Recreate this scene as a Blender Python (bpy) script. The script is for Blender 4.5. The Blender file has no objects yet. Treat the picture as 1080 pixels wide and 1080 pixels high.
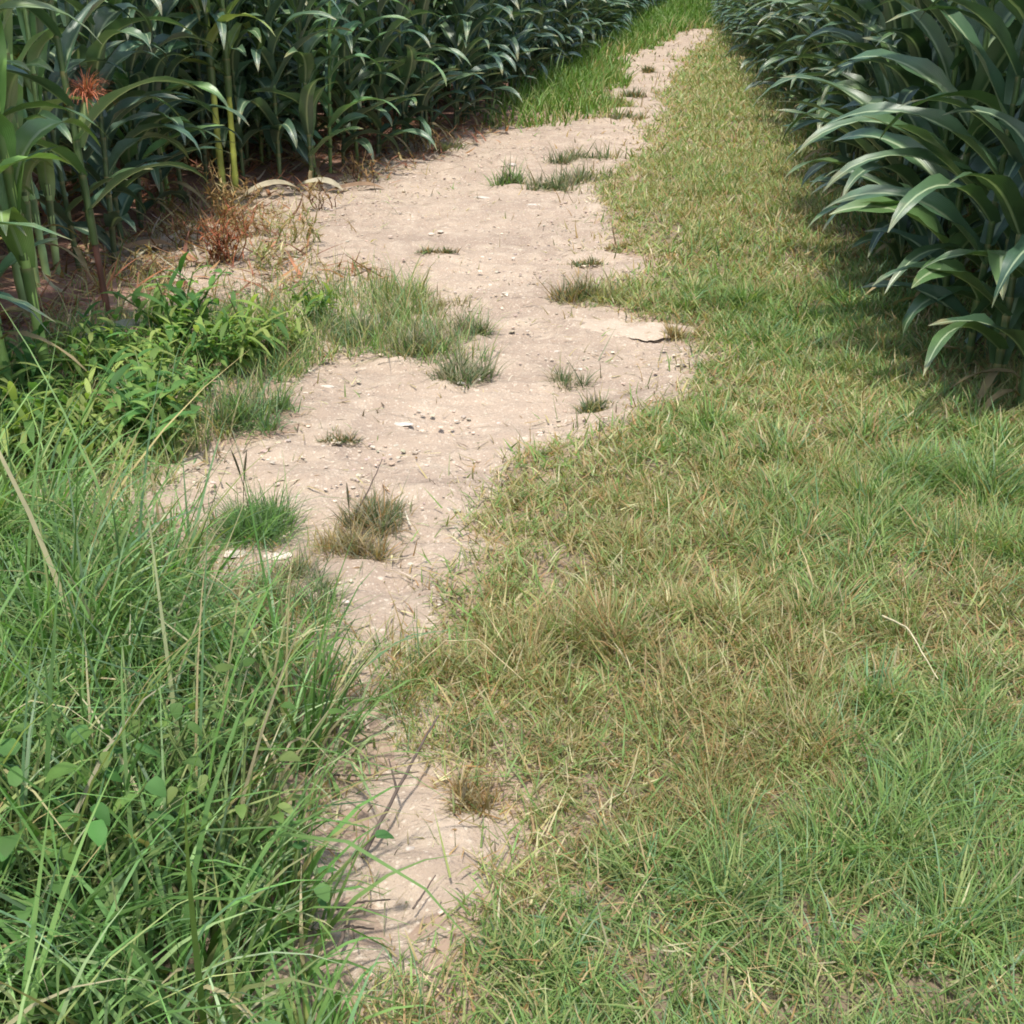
import bpy, math, random
import numpy as np
from mathutils import Vector
R = math.radians
rng = np.random.default_rng(7)
random.seed(7)
SC = bpy.context.scene
COL = SC.collection

# ------------------------------------------------------------------ camera
CAM_H, PITCH, F = 1.5, R(24.3), 1304.0
cam = bpy.data.cameras.new('camera')
camo = bpy.data.objects.new('camera', cam)
COL.objects.link(camo)
camo.location = (0, 0, CAM_H)
camo.rotation_euler = (R(90) - PITCH, 0, 0)
cam.angle = 2 * math.atan(540 / F)
cam.clip_start, cam.clip_end = 0.05, 3000
SC.camera = camo

# ------------------------------------------------------------------ noise and terrain
def _hash(ix, iy, seed):
    h = (ix.astype(np.int64) * 374761393 + iy.astype(np.int64) * 668265263 + seed * 974634777) & 0x7fffffff
    h = ((h ^ (h >> 13)) * 1274126177) & 0x7fffffff
    h = (h ^ (h >> 16)) & 0x7fffffff
    return h / 0x7fffffff

def vn(x, y, s, seed=0):
    x = np.asarray(x, float) / s + 1000.0; y = np.asarray(y, float) / s + 1000.0
    ix, iy = np.floor(x), np.floor(y)
    fx, fy = x - ix, y - iy
    fx = fx * fx * (3 - 2 * fx); fy = fy * fy * (3 - 2 * fy)
    a, b = _hash(ix, iy, seed), _hash(ix + 1, iy, seed)
    c, d = _hash(ix, iy + 1, seed), _hash(ix + 1, iy + 1, seed)
    return (a + (b - a) * fx) * (1 - fy) + (c + (d - c) * fx) * fy

def fbm(x, y, s, seed=0, n=3):
    t, a, w = 0, 1.0, 0
    for k in range(n):
        t = t + a * vn(x, y, s / 2 ** k, seed + 17 * k); w += a; a *= .5
    return t / w

def sstep(a, b, x):
    t = np.clip((x - a) / (b - a), 0, 1)
    return t * t * (3 - 2 * t)

def flat(px, py, z=0.0):
    """a spot on level ground read off the photograph, in metres"""
    u, v = (np.asarray(px, float) - 540) / F, (540 - np.asarray(py, float)) / F
    dy = math.cos(PITCH) + v * math.sin(PITCH)
    dz = -math.sin(PITCH) + v * math.cos(PITCH)
    t = (z - CAM_H) / dz
    return u * t, dy * t

def table(rows):
    ys, xs = [], []
    for py, px in rows:
        x, y = flat(px, py); xs.append(float(x)); ys.append(float(y))
    o = np.argsort(ys)
    return np.array(ys)[o], np.array(xs)[o]

XL = table([(1300, 350), (1080, 362), (1010, 368), (960, 366), (880, 330), (835, 338), (795, 385), (740, 385), (690, 340), (640, 322), (605, 205),
            (560, 200), (520, 120), (495, 150), (450, 285), (400, 285), (350, 300), (310, 200), (280, 100), (250, 130), (205, 240), (190, 335), (150, 440),
            (133, 515), (124, 640), (95, 645), (60, 648), (44, 690), (36, 705), (29, 745), (24, 775), (10, 900)])
XR = table([(1300, 380), (1080, 388), (1020, 412), (940, 492), (880, 520), (835, 500), (800, 480), (740, 455), (690, 415), (655, 470), (600, 505),
            (540, 505), (500, 530), (450, 620), (415, 705), (385, 735), (335, 735), (322, 640), (302, 620), (285, 680), (250, 655), (200, 640), (150, 682), (130, 690),
            (95, 702), (60, 722), (42, 745), (34, 752), (29, 752), (24, 778), (10, 905)])
CLT = table([(700, -420), (520, -150), (430, -60), (400, 5), (345, 45), (285, 88), (235, 150), (198, 225), (193, 320), (165, 405), (133, 500), (95, 560),
             (60, 612), (35, 648), (20, 664), (8, 690)])
CRT = table([(700, 1290), (550, 1120), (450, 1050), (380, 1003), (300, 940), (190, 880), (120, 838), (70, 802), (40, 780), (20, 764), (8, 770)])
def xl(y): return np.interp(y, *XL)
def xr(y): return np.interp(y, *XR)
def cl(y): return np.interp(y, *CLT)
def cr(y): return np.interp(y, *CRT)

def path_sd(x, y):
    yy = np.where(y < 7, y, 7 + (y - 7) * .45)
    n = (fbm(x, yy, .35, 3) - .5) * .34 + (vn(x, y, .06, 9) - .5) * .07
    return np.minimum(x - xl(y), xr(y) - x) + n * np.clip(.5 + y * .1, .5, 1.25)

def ground_z(x, y):
    x = np.asarray(x, float); y = np.asarray(y, float)
    z = (fbm(x, y, 1.6, 21) - .5) * .10
    sd = np.minimum(x - xl(y), xr(y) - x)
    z = z - .035 * sstep(-.25, .35, sd) * sstep(60, 30, y)
    z = z + .07 * sstep(.0, .8, xl(y) - x) * sstep(30, 4, y)
    z = z + .05 * sstep(.3, 1.0, x - xr(y)) * sstep(30, 4, y)
    z = z + (fbm(x, y, .22, 5) - .5) * .028
    return z * sstep(120, 50, np.abs(y) + np.abs(x) * .5)

def at(px, py):
    """ground point (x, y, z) under a spot of the photograph"""
    z = 0.0
    for _ in range(5):
        x, y = flat(px, py, z); z = float(ground_z(x, y))
    return float(x), float(y), z

def poly(pts):
    return [tuple(map(float, flat(a, b))) for a, b in pts]

def inside(P, x, y):
    r = np.zeros(x.shape, bool); n = len(P)
    for i in range(n):
        x0, y0 = P[i]; x1, y1 = P[(i + 1) % n]
        c = ((y0 > y) != (y1 > y)) & (x < (x1 - x0) * (y - y0) / (y1 - y0 + 1e-12) + x0)
        r ^= c
    return r

# ------------------------------------------------------------------ mesh helpers
def tag(o, label=None, cat=None, group=None, kind=None):
    if label: o['label'] = label
    if cat: o['category'] = cat
    if group: o['group'] = group
    if kind: o['kind'] = kind
    return o

def link(name, me, parent=None):
    o = bpy.data.objects.new(name, me); COL.objects.link(o)
    if parent: o.parent = parent
    return o

def empty(name, loc, rz=0):
    o = bpy.data.objects.new(name, None); COL.objects.link(o)
    o.location = loc; o.rotation_euler = (0, 0, rz); o.empty_display_size = .1
    return o

def big_mesh(name, V, Q, mat, col=None, uv=None, smooth=True):
    """V (n,3), Q (m,4) int, col (n,3) per vertex, uv (n,2) per vertex"""
    me = bpy.data.meshes.new(name)
    V = np.ascontiguousarray(V, np.float32); Q = np.ascontiguousarray(Q, np.int32)
    m, k = Q.shape
    me.vertices.add(len(V)); me.vertices.foreach_set('co', V.ravel())
    me.loops.add(m * k); me.loops.foreach_set('vertex_index', Q.ravel())
    me.polygons.add(m)
    me.polygons.foreach_set('loop_start', np.arange(0, m * k, k, dtype=np.int32))
    me.polygons.foreach_set('loop_total', np.full(m, k, np.int32))
    me.polygons.foreach_set('use_smooth', np.full(m, smooth, bool))
    if col is not None:
        a = me.color_attributes.new('tint', 'FLOAT_COLOR', 'POINT')
        c = np.ones((len(V), 4), np.float32); c[:, :3] = col
        a.data.foreach_set('color', c.ravel())
    if uv is not None:
        l = me.uv_layers.new(name='UVMap')
        l.data.foreach_set('uv', np.ascontiguousarray(uv[Q.ravel()], np.float32).ravel())
    me.materials.append(mat)
    me.update(calc_edges=True)
    me.validate()
    return me

class Buf:
    def __init__(s): s.V, s.Q, s.C, s.U, s.n = [], [], [], [], 0
    def add(s, V, Q, C=None, U=None):
        V = np.asarray(V, float).reshape(-1, 3)
        s.V.append(V); s.Q.append(np.asarray(Q, int).reshape(-1, 4) + s.n)
        s.C.append(np.broadcast_to(np.asarray(C if C is not None else (1, 1, 1), float), V.shape))
        s.U.append(np.asarray(U, float) if U is not None else np.zeros((len(V), 2)))
        s.n += len(V)
    def mesh(s, name, mat):
        return big_mesh(name, np.concatenate(s.V), np.concatenate(s.Q), mat, np.concatenate(s.C), np.concatenate(s.U))

def strip(P, S, W, fold=None, across=1):
    """ribbon: centre line P (n,3), side vectors S (n,3), half widths W (n); returns V, Q, U"""
    P, S, W = map(np.asarray, (P, S, W)); n = len(P)
    us = np.linspace(-1, 1, across + 1)
    V = P[:, None, :] + S[:, None, :] * (W[:, None] * us)[:, :, None]
    if fold is not None:
        V = V + fold(us)
    t = np.linspace(0, 1, n)
    U = np.stack(np.broadcast_arrays((us[None, :] + 1) / 2, t[:, None]), -1).reshape(-1, 2)
    k = across + 1
    i = (np.arange(n - 1)[:, None] * k + np.arange(across)[None, :]).ravel()
    Q = np.stack([i, i + 1, i + 1 + k, i + k], 1)
    return V.reshape(-1, 3), Q, U

def tube(P, rad, sides=6):
    P = np.asarray(P, float); n = len(P)
    rad = np.broadcast_to(np.asarray(rad, float), (n,))
    T = np.gradient(P, axis=0); T /= np.linalg.norm(T, axis=1)[:, None] + 1e-9
    ref = np.array((1., 0, 0)) if abs(T[0, 0]) < .8 else np.array((0, 1., 0))
    A = np.cross(T, ref); A /= np.linalg.norm(A, axis=1)[:, None] + 1e-9
    B = np.cross(T, A)
    ang = np.linspace(0, 2 * np.pi, sides, endpoint=False)
    V = P[:, None] + rad[:, None, None] * (A[:, None] * np.cos(ang)[None, :, None] + B[:, None] * np.sin(ang)[None, :, None])
    i = np.arange(n - 1)[:, None] * sides; j = np.arange(sides)[None, :]; j2 = (j + 1) % sides
    Q = np.stack([i + j, i + j2, i + sides + j2, i + sides + j], -1).reshape(-1, 4)
    U = np.stack(np.broadcast_arrays(np.linspace(0, 1, sides)[None, :], np.linspace(0, 1, n)[:, None]), -1).reshape(-1, 2)
    return V.reshape(-1, 3), Q, U

def blades(base, L, az, th0, kap, W, col, seg=3, tw=None, tipcol=None):
    """many grass blades as arrays. th0 lean from vertical at the root, kap extra bend to the tip"""
    N = len(L); dx = np.cos(az); dy = np.sin(az)
    if tw is None: tw = rng.uniform(-1.2, 1.2, N)
    sx, sy = -np.sin(az + tw), np.cos(az + tw)
    pts = [base.copy()]; p = base.copy()
    for k in range(seg):
        th = th0 + kap * ((k + .6) / seg) ** 1.3
        st = (L / seg)
        p = p + np.stack([np.sin(th) * dx * st, np.sin(th) * dy * st, np.cos(th) * st], 1)
        pts.append(p)
    V = np.empty((N, seg + 1, 2, 3)); C = np.empty((N, seg + 1, 2, 3))
    for k, q in enumerate(pts):
        s = k / seg
        w = W * (1 - s ** 1.6 * .94) * .5
        off = np.stack([sx * w, sy * w, np.zeros(N)], 1)
        V[:, k, 0] = q - off; V[:, k, 1] = q + off
        c = col if tipcol is None else col * (1 - s ** 2) + tipcol * s ** 2
        C[:, k, 0] = c; C[:, k, 1] = c
    k = 2 * (seg + 1)
    b = np.arange(N)[:, None] * k
    q = []
    for j in range(seg):
        q.append(np.stack([b[:, 0] + 2 * j, b[:, 0] + 2 * j + 1, b[:, 0] + 2 * j + 3, b[:, 0] + 2 * j + 2], 1))
    return V.reshape(-1, 3), np.stack(q, 1).reshape(-1, 4), C.reshape(-1, 3)

# ------------------------------------------------------------------ materials
def nodes(name):
    m = bpy.data.materials.new(name); m.use_nodes = True
    nt = m.node_tree
    for n in list(nt.nodes): nt.nodes.remove(n)
    out = nt.nodes.new('ShaderNodeOutputMaterial')
    return m, nt, out

def N(nt, kind, **kw):
    n = nt.nodes.new('ShaderNode' + kind)
    for k, v in kw.items():
        if k in n.inputs: n.inputs[k].default_value = v
        else: setattr(n, k, v)
    return n

def mixc(nt, fac, a, b, mode='MIX'):
    n = nt.nodes.new('ShaderNodeMix'); n.data_type = 'RGBA'; n.blend_type = mode
    for s, v in ((0, fac), (6, a), (7, b)):
        if isinstance(v, bpy.types.NodeSocket): nt.links.new(v, n.inputs[s])
        else: n.inputs[s].default_value = v if not isinstance(v, tuple) or len(v) == 4 else (*v, 1)
    return n.outputs[2]

def ramp(nt, src, *stops):
    n = nt.nodes.new('ShaderNodeValToRGB')
    e = n.color_ramp.elements
    while len(e) < len(stops): e.new(.5)
    for el, (p, c) in zip(e, stops):
        el.position = p; el.color = (c, c, c, 1) if not isinstance(c, tuple) else (*c, 1)
    nt.links.new(src, n.inputs[0])
    return n.outputs[0]

def leafy(name, rough=.5, spec=.35, trans=.35, blue=False, midrib=0.0, veins=0.0, vary=.25, base=None):
    """thin plant tissue: colour from the mesh tint, light passes through it"""
    m, nt, out = nodes(name); L = nt.links.new
    att = N(nt, 'VertexColor'); att.layer_name = 'tint'
    info = N(nt, 'ObjectInfo')
    c = mixc(nt, 1.0, att.outputs[0], info.outputs['Color'], 'MULTIPLY')
    geo = N(nt, 'NewGeometry')
    ns = N(nt, 'TexNoise', Scale=9.0, Detail=4.0)
    L(geo.outputs['Position'], ns.inputs['Vector'])
    v = ramp(nt, ns.outputs[0], (.3, 1 - vary), (.7, 1 + vary * .6))
    c = mixc(nt, 1.0, c, v, 'MULTIPLY')
    bump = None
    if midrib or veins:
        uv = N(nt, 'UVMap'); sp = N(nt, 'SeparateXYZ'); L(uv.outputs[0], sp.inputs[0])
        s1 = N(nt, 'Math', operation='SUBTRACT'); L(sp.outputs[0], s1.inputs[0]); s1.inputs[1].default_value = .5
        ab = N(nt, 'Math', operation='ABSOLUTE'); L(s1.outputs[0], ab.inputs[0])
        if midrib:
            n2 = N(nt, 'TexNoise', Scale=14.0, Detail=3.0); L(geo.outputs['Position'], n2.inputs['Vector'])
            ad = N(nt, 'Math', operation='MULTIPLY_ADD'); L(n2.outputs[0], ad.inputs[0]); ad.inputs[1].default_value = .55; L(sp.outputs[1], ad.inputs[2])
            tip = ad.outputs[0]
            mr = N(nt, 'MapRange'); L(tip, mr.inputs[0]); mr.inputs[1].default_value = 1.13; mr.inputs[2].default_value = 1.36; mr.inputs[3].default_value = 0; mr.inputs[4].default_value = .85
            c = mixc(nt, mr.outputs[0], c, (.30, .25, .11))
            rib = ramp(nt, ab.outputs[0], (.035, midrib), (.08, 0.0))
            c = mixc(nt, rib, c, (.36, .44, .26))
        w = N(nt, 'Math', operation='SINE'); mu = N(nt, 'Math', operation='MULTIPLY'); L(sp.outputs[0], mu.inputs[0]); mu.inputs[1].default_value = 130
        L(mu.outputs[0], w.inputs[0])
        bump = N(nt, 'Bump', Strength=.25, Distance=.002); L(w.outputs[0], bump.inputs['Height'])
    p = N(nt, 'BsdfPrincipled'); p.inputs['Roughness'].default_value = rough
    p.inputs['Specular IOR Level'].default_value = spec
    L(c, p.inputs['Base Color'])
    if bump: L(bump.outputs[0], p.inputs['Normal'])
    t = N(nt, 'BsdfTranslucent')
    tc = mixc(nt, 1.0, c, (1.35, 1.5, .7, 1), 'MULTIPLY')
    L(tc, t.inputs['Color'])
    mx = N(nt, 'MixShader'); mx.inputs[0].default_value = trans
    L(p.outputs[0], mx.inputs[1]); L(t.outputs[0], mx.inputs[2]); L(mx.outputs[0], out.inputs[0])
    return m

def dirt(name, a, b, c2, pale, scale=1.0, bumpd=.012, tint=False):
    m, nt, out = nodes(name); L = nt.links.new
    geo = N(nt, 'NewGeometry')
    def nz(s, d=5.0, rg=.6):
        n = N(nt, 'TexNoise', Scale=s * scale, Detail=d, Roughness=rg); L(geo.outputs['Position'], n.inputs['Vector']); return n.outputs[0]
    big, mid, fine, grit = nz(1.3), nz(7.0), nz(45.0, 6), nz(170.0, 3)
    c = mixc(nt, ramp(nt, big, (.35, 0.0), (.65, 1.0)), a, b)
    c = mixc(nt, ramp(nt, mid, (.48, 0.0), (.72, .8)), c, c2)
    c = mixc(nt, ramp(nt, fine, (.58, 0.0), (.70, .75)), c, pale)
    c = mixc(nt, ramp(nt, grit, (.30, .55), (.42, 0.0)), c, (a[0] * .45, a[1] * .42, a[2] * .40))
    vo = N(nt, 'TexVoronoi', Scale=60.0 * scale); L(geo.outputs['Position'], vo.inputs['Vector'])
    c = mixc(nt, ramp(nt, vo.outputs['Distance'], (.12, .6), (.25, 0.0)), c, pale)
    if tint:
        att = N(nt, 'VertexColor'); att.layer_name = 'tint'
        c = mixc(nt, 1.0, c, att.outputs[0], 'MULTIPLY')
    p = N(nt, 'BsdfPrincipled'); p.inputs['Roughness'].default_value = .95; p.inputs['Specular IOR Level'].default_value = .15
    L(c, p.inputs['Base Color'])
    h = N(nt, 'Math', operation='ADD'); L(mid, h.inputs[0])
    h2 = N(nt, 'Math', operation='MULTIPLY'); L(fine, h2.inputs[0]); h2.inputs[1].default_value = .55; L(h2.outputs[0], h.inputs[1])
    bp = N(nt, 'Bump', Strength=.8, Distance=bumpd); L(h.outputs[0], bp.inputs['Height']); L(bp.outputs[0], p.inputs['Normal'])
    L(p.outputs[0], out.inputs[0])
    return m

def tinted(name, rough=.85, spec=.2, scale=60.0):
    m, nt, out = nodes(name); L = nt.links.new
    att = N(nt, 'VertexColor'); att.layer_name = 'tint'
    geo = N(nt, 'NewGeometry')
    ns = N(nt, 'TexNoise', Scale=scale, Detail=5.0); L(geo.outputs['Position'], ns.inputs['Vector'])
    c = mixc(nt, 1.0, att.outputs[0], ramp(nt, ns.outputs[0], (.3, .7), (.7, 1.2)), 'MULTIPLY')
    p = N(nt, 'BsdfPrincipled'); p.inputs['Roughness'].default_value = rough; p.inputs['Specular IOR Level'].default_value = spec
    L(c, p.inputs['Base Color'])
    bp = N(nt, 'Bump', Strength=.5, Distance=.004); L(ns.outputs[0], bp.inputs['Height']); L(bp.outputs[0], p.inputs['Normal'])
    L(p.outputs[0], out.inputs[0])
    return m

M_SOIL = dirt('soil', (.34, .25, .19), (.29, .205, .15), (.38, .29, .20), (.50, .41, .31), tint=True)
M_PATH = dirt('path_dirt', (.42, .33, .25), (.31, .24, .185), (.49, .40, .305), (.64, .55, .44), bumpd=.035)
M_GRASS = leafy('grass_blade', .5, .3, .35, vary=.18)
M_CORN = leafy('corn_leaf', .36, .8, .14, midrib=.75, veins=1, vary=.22)
M_STALK = leafy('corn_stalk', .45, .4, .05, vary=.2)
M_DRY = leafy('dry_leaf', .8, .15, .25, vary=.3)
M_WEED = leafy('weed_leaf', .6, .2, .4, vary=.25)
M_STONE = tinted('stone', .9, .2)
M_WOOD = tinted('twig_bark', .9, .15)

# ------------------------------------------------------------------ world and sun
SUN_EL, SUN_AZ = 71.0, 192.0            # degrees: height, and bearing from +Y (negative = left of the view)
w = bpy.data.worlds.new('World'); SC.world = w; w.use_nodes = True
nt = w.node_tree; bg = nt.nodes['Background']
sky = nt.nodes.new('ShaderNodeTexSky'); sky.sky_type = 'NISHITA'; sky.sun_disc = False
sky.sun_elevation = R(SUN_EL); sky.sun_rotation = R(SUN_AZ); sky.air_density = 1.3; sky.dust_density = 2.5
nt.links.new(sky.outputs[0], bg.inputs[0]); bg.inputs[1].default_value = .15
sl = bpy.data.lights.new('sun', 'SUN'); sl.energy = 3.1; sl.angle = R(3); sl.color = (1, .95, .87)
so = bpy.data.objects.new('sun', sl); COL.objects.link(so)
d = Vector((math.sin(R(SUN_AZ)) * math.cos(R(SUN_EL)), math.cos(R(SUN_AZ)) * math.cos(R(SUN_EL)), math.sin(R(SUN_EL))))
so.rotation_euler = d.to_track_quat('Z', 'Y').to_euler(); so.location = d * 30

# ------------------------------------------------------------------ ground and path
def axis(*parts):
    out = []
    for a, b, s in parts: out += list(np.arange(a, b, s))
    return np.array(out)
gx = np.concatenate([[-400, -200, -100, -60, -40, -25, -15, -10, -7, -5], axis((-4, 4.5, .035)), axis((4.5, 8, .1)), [8, 10, 14, 20, 30, 45, 60, 100, 200, 400]])
gy = np.concatenate([[-200, -60, -20, -8, -3, -1, 0], axis((.4, 7, .03), (7, 14, .06), (14, 34, .12), (34, 70, .6)), [70, 80, 95, 120, 160, 250, 600]])
X, Y = np.meshgrid(gx, gy)
Z = ground_z(X, Y)
nx, ny = len(gx), len(gy)
i = (np.arange(ny - 1)[:, None] * nx + np.arange(nx - 1)[None, :]).ravel()
GQ = np.stack([i, i + 1, i + 1 + nx, i + nx], 1)
GV = np.stack([X, Y, Z - .045 * sstep(.06, .2, path_sd(X, Y))], -1).reshape(-1, 3)
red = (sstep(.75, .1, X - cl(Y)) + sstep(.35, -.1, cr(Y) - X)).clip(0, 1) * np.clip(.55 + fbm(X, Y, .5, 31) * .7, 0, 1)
humus_shade = np.maximum(sstep(.0, .35, xl(Y) - X) * sstep(4.2, 3.2, Y), .8 * sstep(.05, .35, X - xr(Y)))  # soil darker under the grass: humus brown plus painted shade between blades
gt = np.stack([(1 - .12 * red) * (1 - .52 * humus_shade), (1 - .34 * red) * (1 - .48 * humus_shade), (1 - .34 * red) * (1 - .52 * humus_shade)], -1).reshape(-1, 3)
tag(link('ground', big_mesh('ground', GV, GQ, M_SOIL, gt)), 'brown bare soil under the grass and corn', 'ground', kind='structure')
SDm = path_sd(X, Y)
rel = np.clip(SDm / .10, -1, 1) * .014
fine = (fbm(X, Y, .16, 41) - .5) * .038 + (fbm(X * .6, Y * 1.6, .08, 43, 2) - .5) * .040 - .012 * sstep(.42, .5, fbm(X * .35, Y * 1.6, .14, 47)) + .004
PZ = Z + rel + fine * sstep(.0, .1, SDm)
keep = (SDm > -.09).ravel() & (X.ravel() > -4) & (X.ravel() < 8) & (Y.ravel() > .35) & (Y.ravel() < 60)
q = GQ[keep[GQ].all(1)]
used = np.unique(q); remap = np.full(len(GV), -1); remap[used] = np.arange(len(used))
PV = np.stack([X, Y, PZ], -1).reshape(-1, 3)[used]
tag(link('dirt_path', big_mesh('dirt_path', PV, remap[q], M_PATH)), 'pale pinkish bare dirt path winding between the corn', 'path', kind='structure')
def surf_z(x, y):
    sd = path_sd(x, y)
    return ground_z(x, y) + np.where(sd > 0, np.clip(sd / .1, -1, 1) * .014, 0)

# ------------------------------------------------------------------ grass
TAN = np.array((.38, .315, .155)); STRAW = np.array((.50, .445, .27)); GRN = np.array((.175, .28, .085)); LUSH = np.array((.13, .25, .07))
BLUE = np.array((.15, .255, .125)); RUST = np.array((.34, .22, .10)); YEL = np.array((.265, .31, .115))

def scatter(x0, x1, y0, y1, dens):
    n = int((x1 - x0) * (y1 - y0) * dens)
    return rng.uniform(x0, x1, n), rng.uniform(y0, y1, n)

def blend(cols, w):
    w = np.stack(w, 1); r = rng.random(len(w))[:, None]
    cw = np.cumsum(w / w.sum(1)[:, None], 1)
    k = (r > cw).sum(1).clip(0, len(cols) - 1)
    c = np.array(cols)[k]
    return c * rng.uniform(.72, 1.25, (len(c), 1)) * rng.uniform(.93, 1.07, (len(c), 3))

def clumps(x, y, s, seed):
    """grass grows in small tussocks: bearing away from, and distance to, the nearest tussock centre"""
    best = np.full(x.shape, 9.0); az = np.zeros(x.shape); tid = np.zeros(x.shape)
    ix, iy = np.floor(x / s), np.floor(y / s)
    for i_ in (-1, 0, 1):
        for j_ in (-1, 0, 1):
            cx = (ix + i_ + .1 + .8 * _hash(ix + i_ + 5000, iy + j_ + 5000, seed)) * s
            cy = (iy + j_ + .1 + .8 * _hash(ix + i_ + 5000, iy + j_ + 5000, seed + 1)) * s
            dd = np.hypot(x - cx, y - cy) / s
            k = dd < best
            best = np.where(k, dd, best); az = np.where(k, np.arctan2(y - cy, x - cx), az)
            tid = np.where(k, _hash(ix + i_ + 5000, iy + j_ + 5000, seed + 2), tid)
    return az, best, tid

BANDS = [(.7, 2.2, 1.0), (2.2, 3.6, 1.25), (3.6, 6, 1.7), (6, 10, 2.5), (10, 18, 4.0), (18, 34, 7.0), (34, 60, 12.0)]
DENS = [9000, 7000, 4200, 2200, 1000, 400, 120]

def spots(x, y, lst):
    t = np.zeros(x.shape)
    for px, py, r, a in lst:
        cx, cy = flat(px, py)
        t += a * np.exp(-(((x - cx) / r) ** 2 + ((y - cy) / (r * 1.3)) ** 2))
    return t

# right verge: short fine grass, straw and green in patches
GREEN_SPOTS = [(800, 340, .35, 1.0), (930, 810, .18, 1.0), (1010, 1020, .35, 1.3), (690, 1010, .28, 1.2), (820, 1040, .25, 1.2), (620, 1060, .2, .6), (1030, 520, .4, .6), (760, 480, .25, .35),
               (560, 1060, .14, .4), (1000, 300, .6, .4), (430, 715, .06, .9), (880, 640, .25, .3), (960, 960, .2, .4),
               (600, 640, .38, -1.5), (510, 690, .25, -1.3), (560, 570, .3, -.7), (700, 820, .3, -.7), (680, 720, .2, -.7), (800, 760, .22, -.7), (720, 800, .2, -.6), (880, 880, .18, -.6), (640, 560, .3, -.3), (770, 690, .15, -.5),
               (750, 150, 1.6, -.5), (720, 230, .9, -.4), (735, 80, 3, -.4), (540, 800, .2, -.8), (560, 880, .15, -.7), (560, 960, .12, -.6), (860, 470, .3, -.15), (1000, 690, .2, -.4)]
buf = Buf()
for (y0, y1, ws), dn in zip(BANDS, DENS):
    hx = 1.2 + y1 * .48 if y1 < 7 else 3.0 + .16 * y1
    x, y = scatter(-.6, hx, y0, y1, dn * (4.3 if y1 < 7 else 2.2))
    sd = path_sd(x, y)
    edge = x - xr(y)
    clump = (fbm(x, y, .10, 61) - .5) * 2.6 + .42 + (fbm(x, y, .5, 62) - .5) * .7
    p = (sstep(.05, -.10, sd) + .12 * sstep(.22, .0, sd)) * (x > (xl(y) + xr(y)) / 2)
    p = p * np.clip(.25 + clump, .1, 1.0) * np.where(x > cr(y) + .15, sstep(1.0, 0, x - cr(y) - .15) * .7, 1)
    ca_, cr_, ci_ = clumps(x, y, .085 * ws ** .4, 301)
    k = rng.random(len(x)) < p * np.clip(1.3 - 1.1 * cr_, .25, 1)
    x, y, sd, edge, ca_, cr_, ci_ = x[k], y[k], sd[k], edge[k], ca_[k], cr_[k], ci_[k]
    n = len(x)
    g = fbm(x, y, .45, 71) * 1.2 - .62 + (fbm(x, y, .11, 72) - .5) * .9 + spots(x, y, GREEN_SPOTS)
    g = np.clip(g * .95 + .34 + (ci_ - .5) * .5, .03, .97)
    far = sstep(5, 11, y)
    col = blend([TAN, STRAW, GRN, BLUE, RUST, YEL], [(1 - g) * .42, (1 - g) * .13 + .14 * far, g * .62 + .06, g * .26, (1 - g) * .26 * (1 - .6 * far), .42 + .45 * far])
    tall = np.clip(.5 + fbm(x, y, .16, 75) * .7 + (ci_ - .5) * .7, .45, 1.5)
    L = rng.gamma(16, 1 / 16, n) * (.066 + .032 * g) * tall * (1 + np.clip(spots(x, y, [(600, 690, .30, .7), (470, 705, .12, .6), (760, 700, .2, .4), (840, 830, .15, .4), (1000, 560, .4, .4), (960, 900, .2, .4)]), 0, .9)) * (.4 + .6 * sstep(0.0, .45, -sd)) * (1 + .35 * sstep(4, 8, y))
    V, Q, C = blades(np.stack([x, y, ground_z(x, y) - .005], 1), L, ca_ + rng.normal(0, .9, n), .08 + .75 * cr_ + rng.gamma(2, .09, n), rng.normal(.75, .5, n),
                     rng.uniform(.0026, .0052, n) * ws * (.8 + .35 * g), col, 3 if y1 < 7 else 2)
    buf.add(V, Q, C)
    # flat matted thatch between the standing blades
    x, y = scatter(-.6, hx, y0, y1, dn * .9)
    sd = path_sd(x, y)
    p = sstep(.12, -.10, sd) * (x > (xl(y) + xr(y)) / 2) * (x < cr(y) + .8)
    k = rng.random(len(x)) < p * np.clip(fbm(x, y, .15, 64) * 1.5, .2, 1)
    x, y = x[k], y[k]; n = len(x)
    col = blend([TAN, STRAW, GRN, RUST, YEL], [np.full(n, v) for v in (.3, .15, .35, .15, .4)])
    V, Q, C = blades(np.stack([x, y, ground_z(x, y) + rng.uniform(.002, .03, n)], 1), rng.gamma(8, .125, n) * .06, rng.uniform(0, 2 * np.pi, n), rng.uniform(.5, 1.4, n), rng.normal(.3, .4, n),
                     rng.uniform(.003, .0055, n) * ws, col, 2)
    buf.add(V, Q, C)
tag(link('verge_grass', buf.mesh('verge_grass', M_GRASS)), 'short dry straw and green grass covering the verge right of the path', 'grass', kind='stuff')

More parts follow.
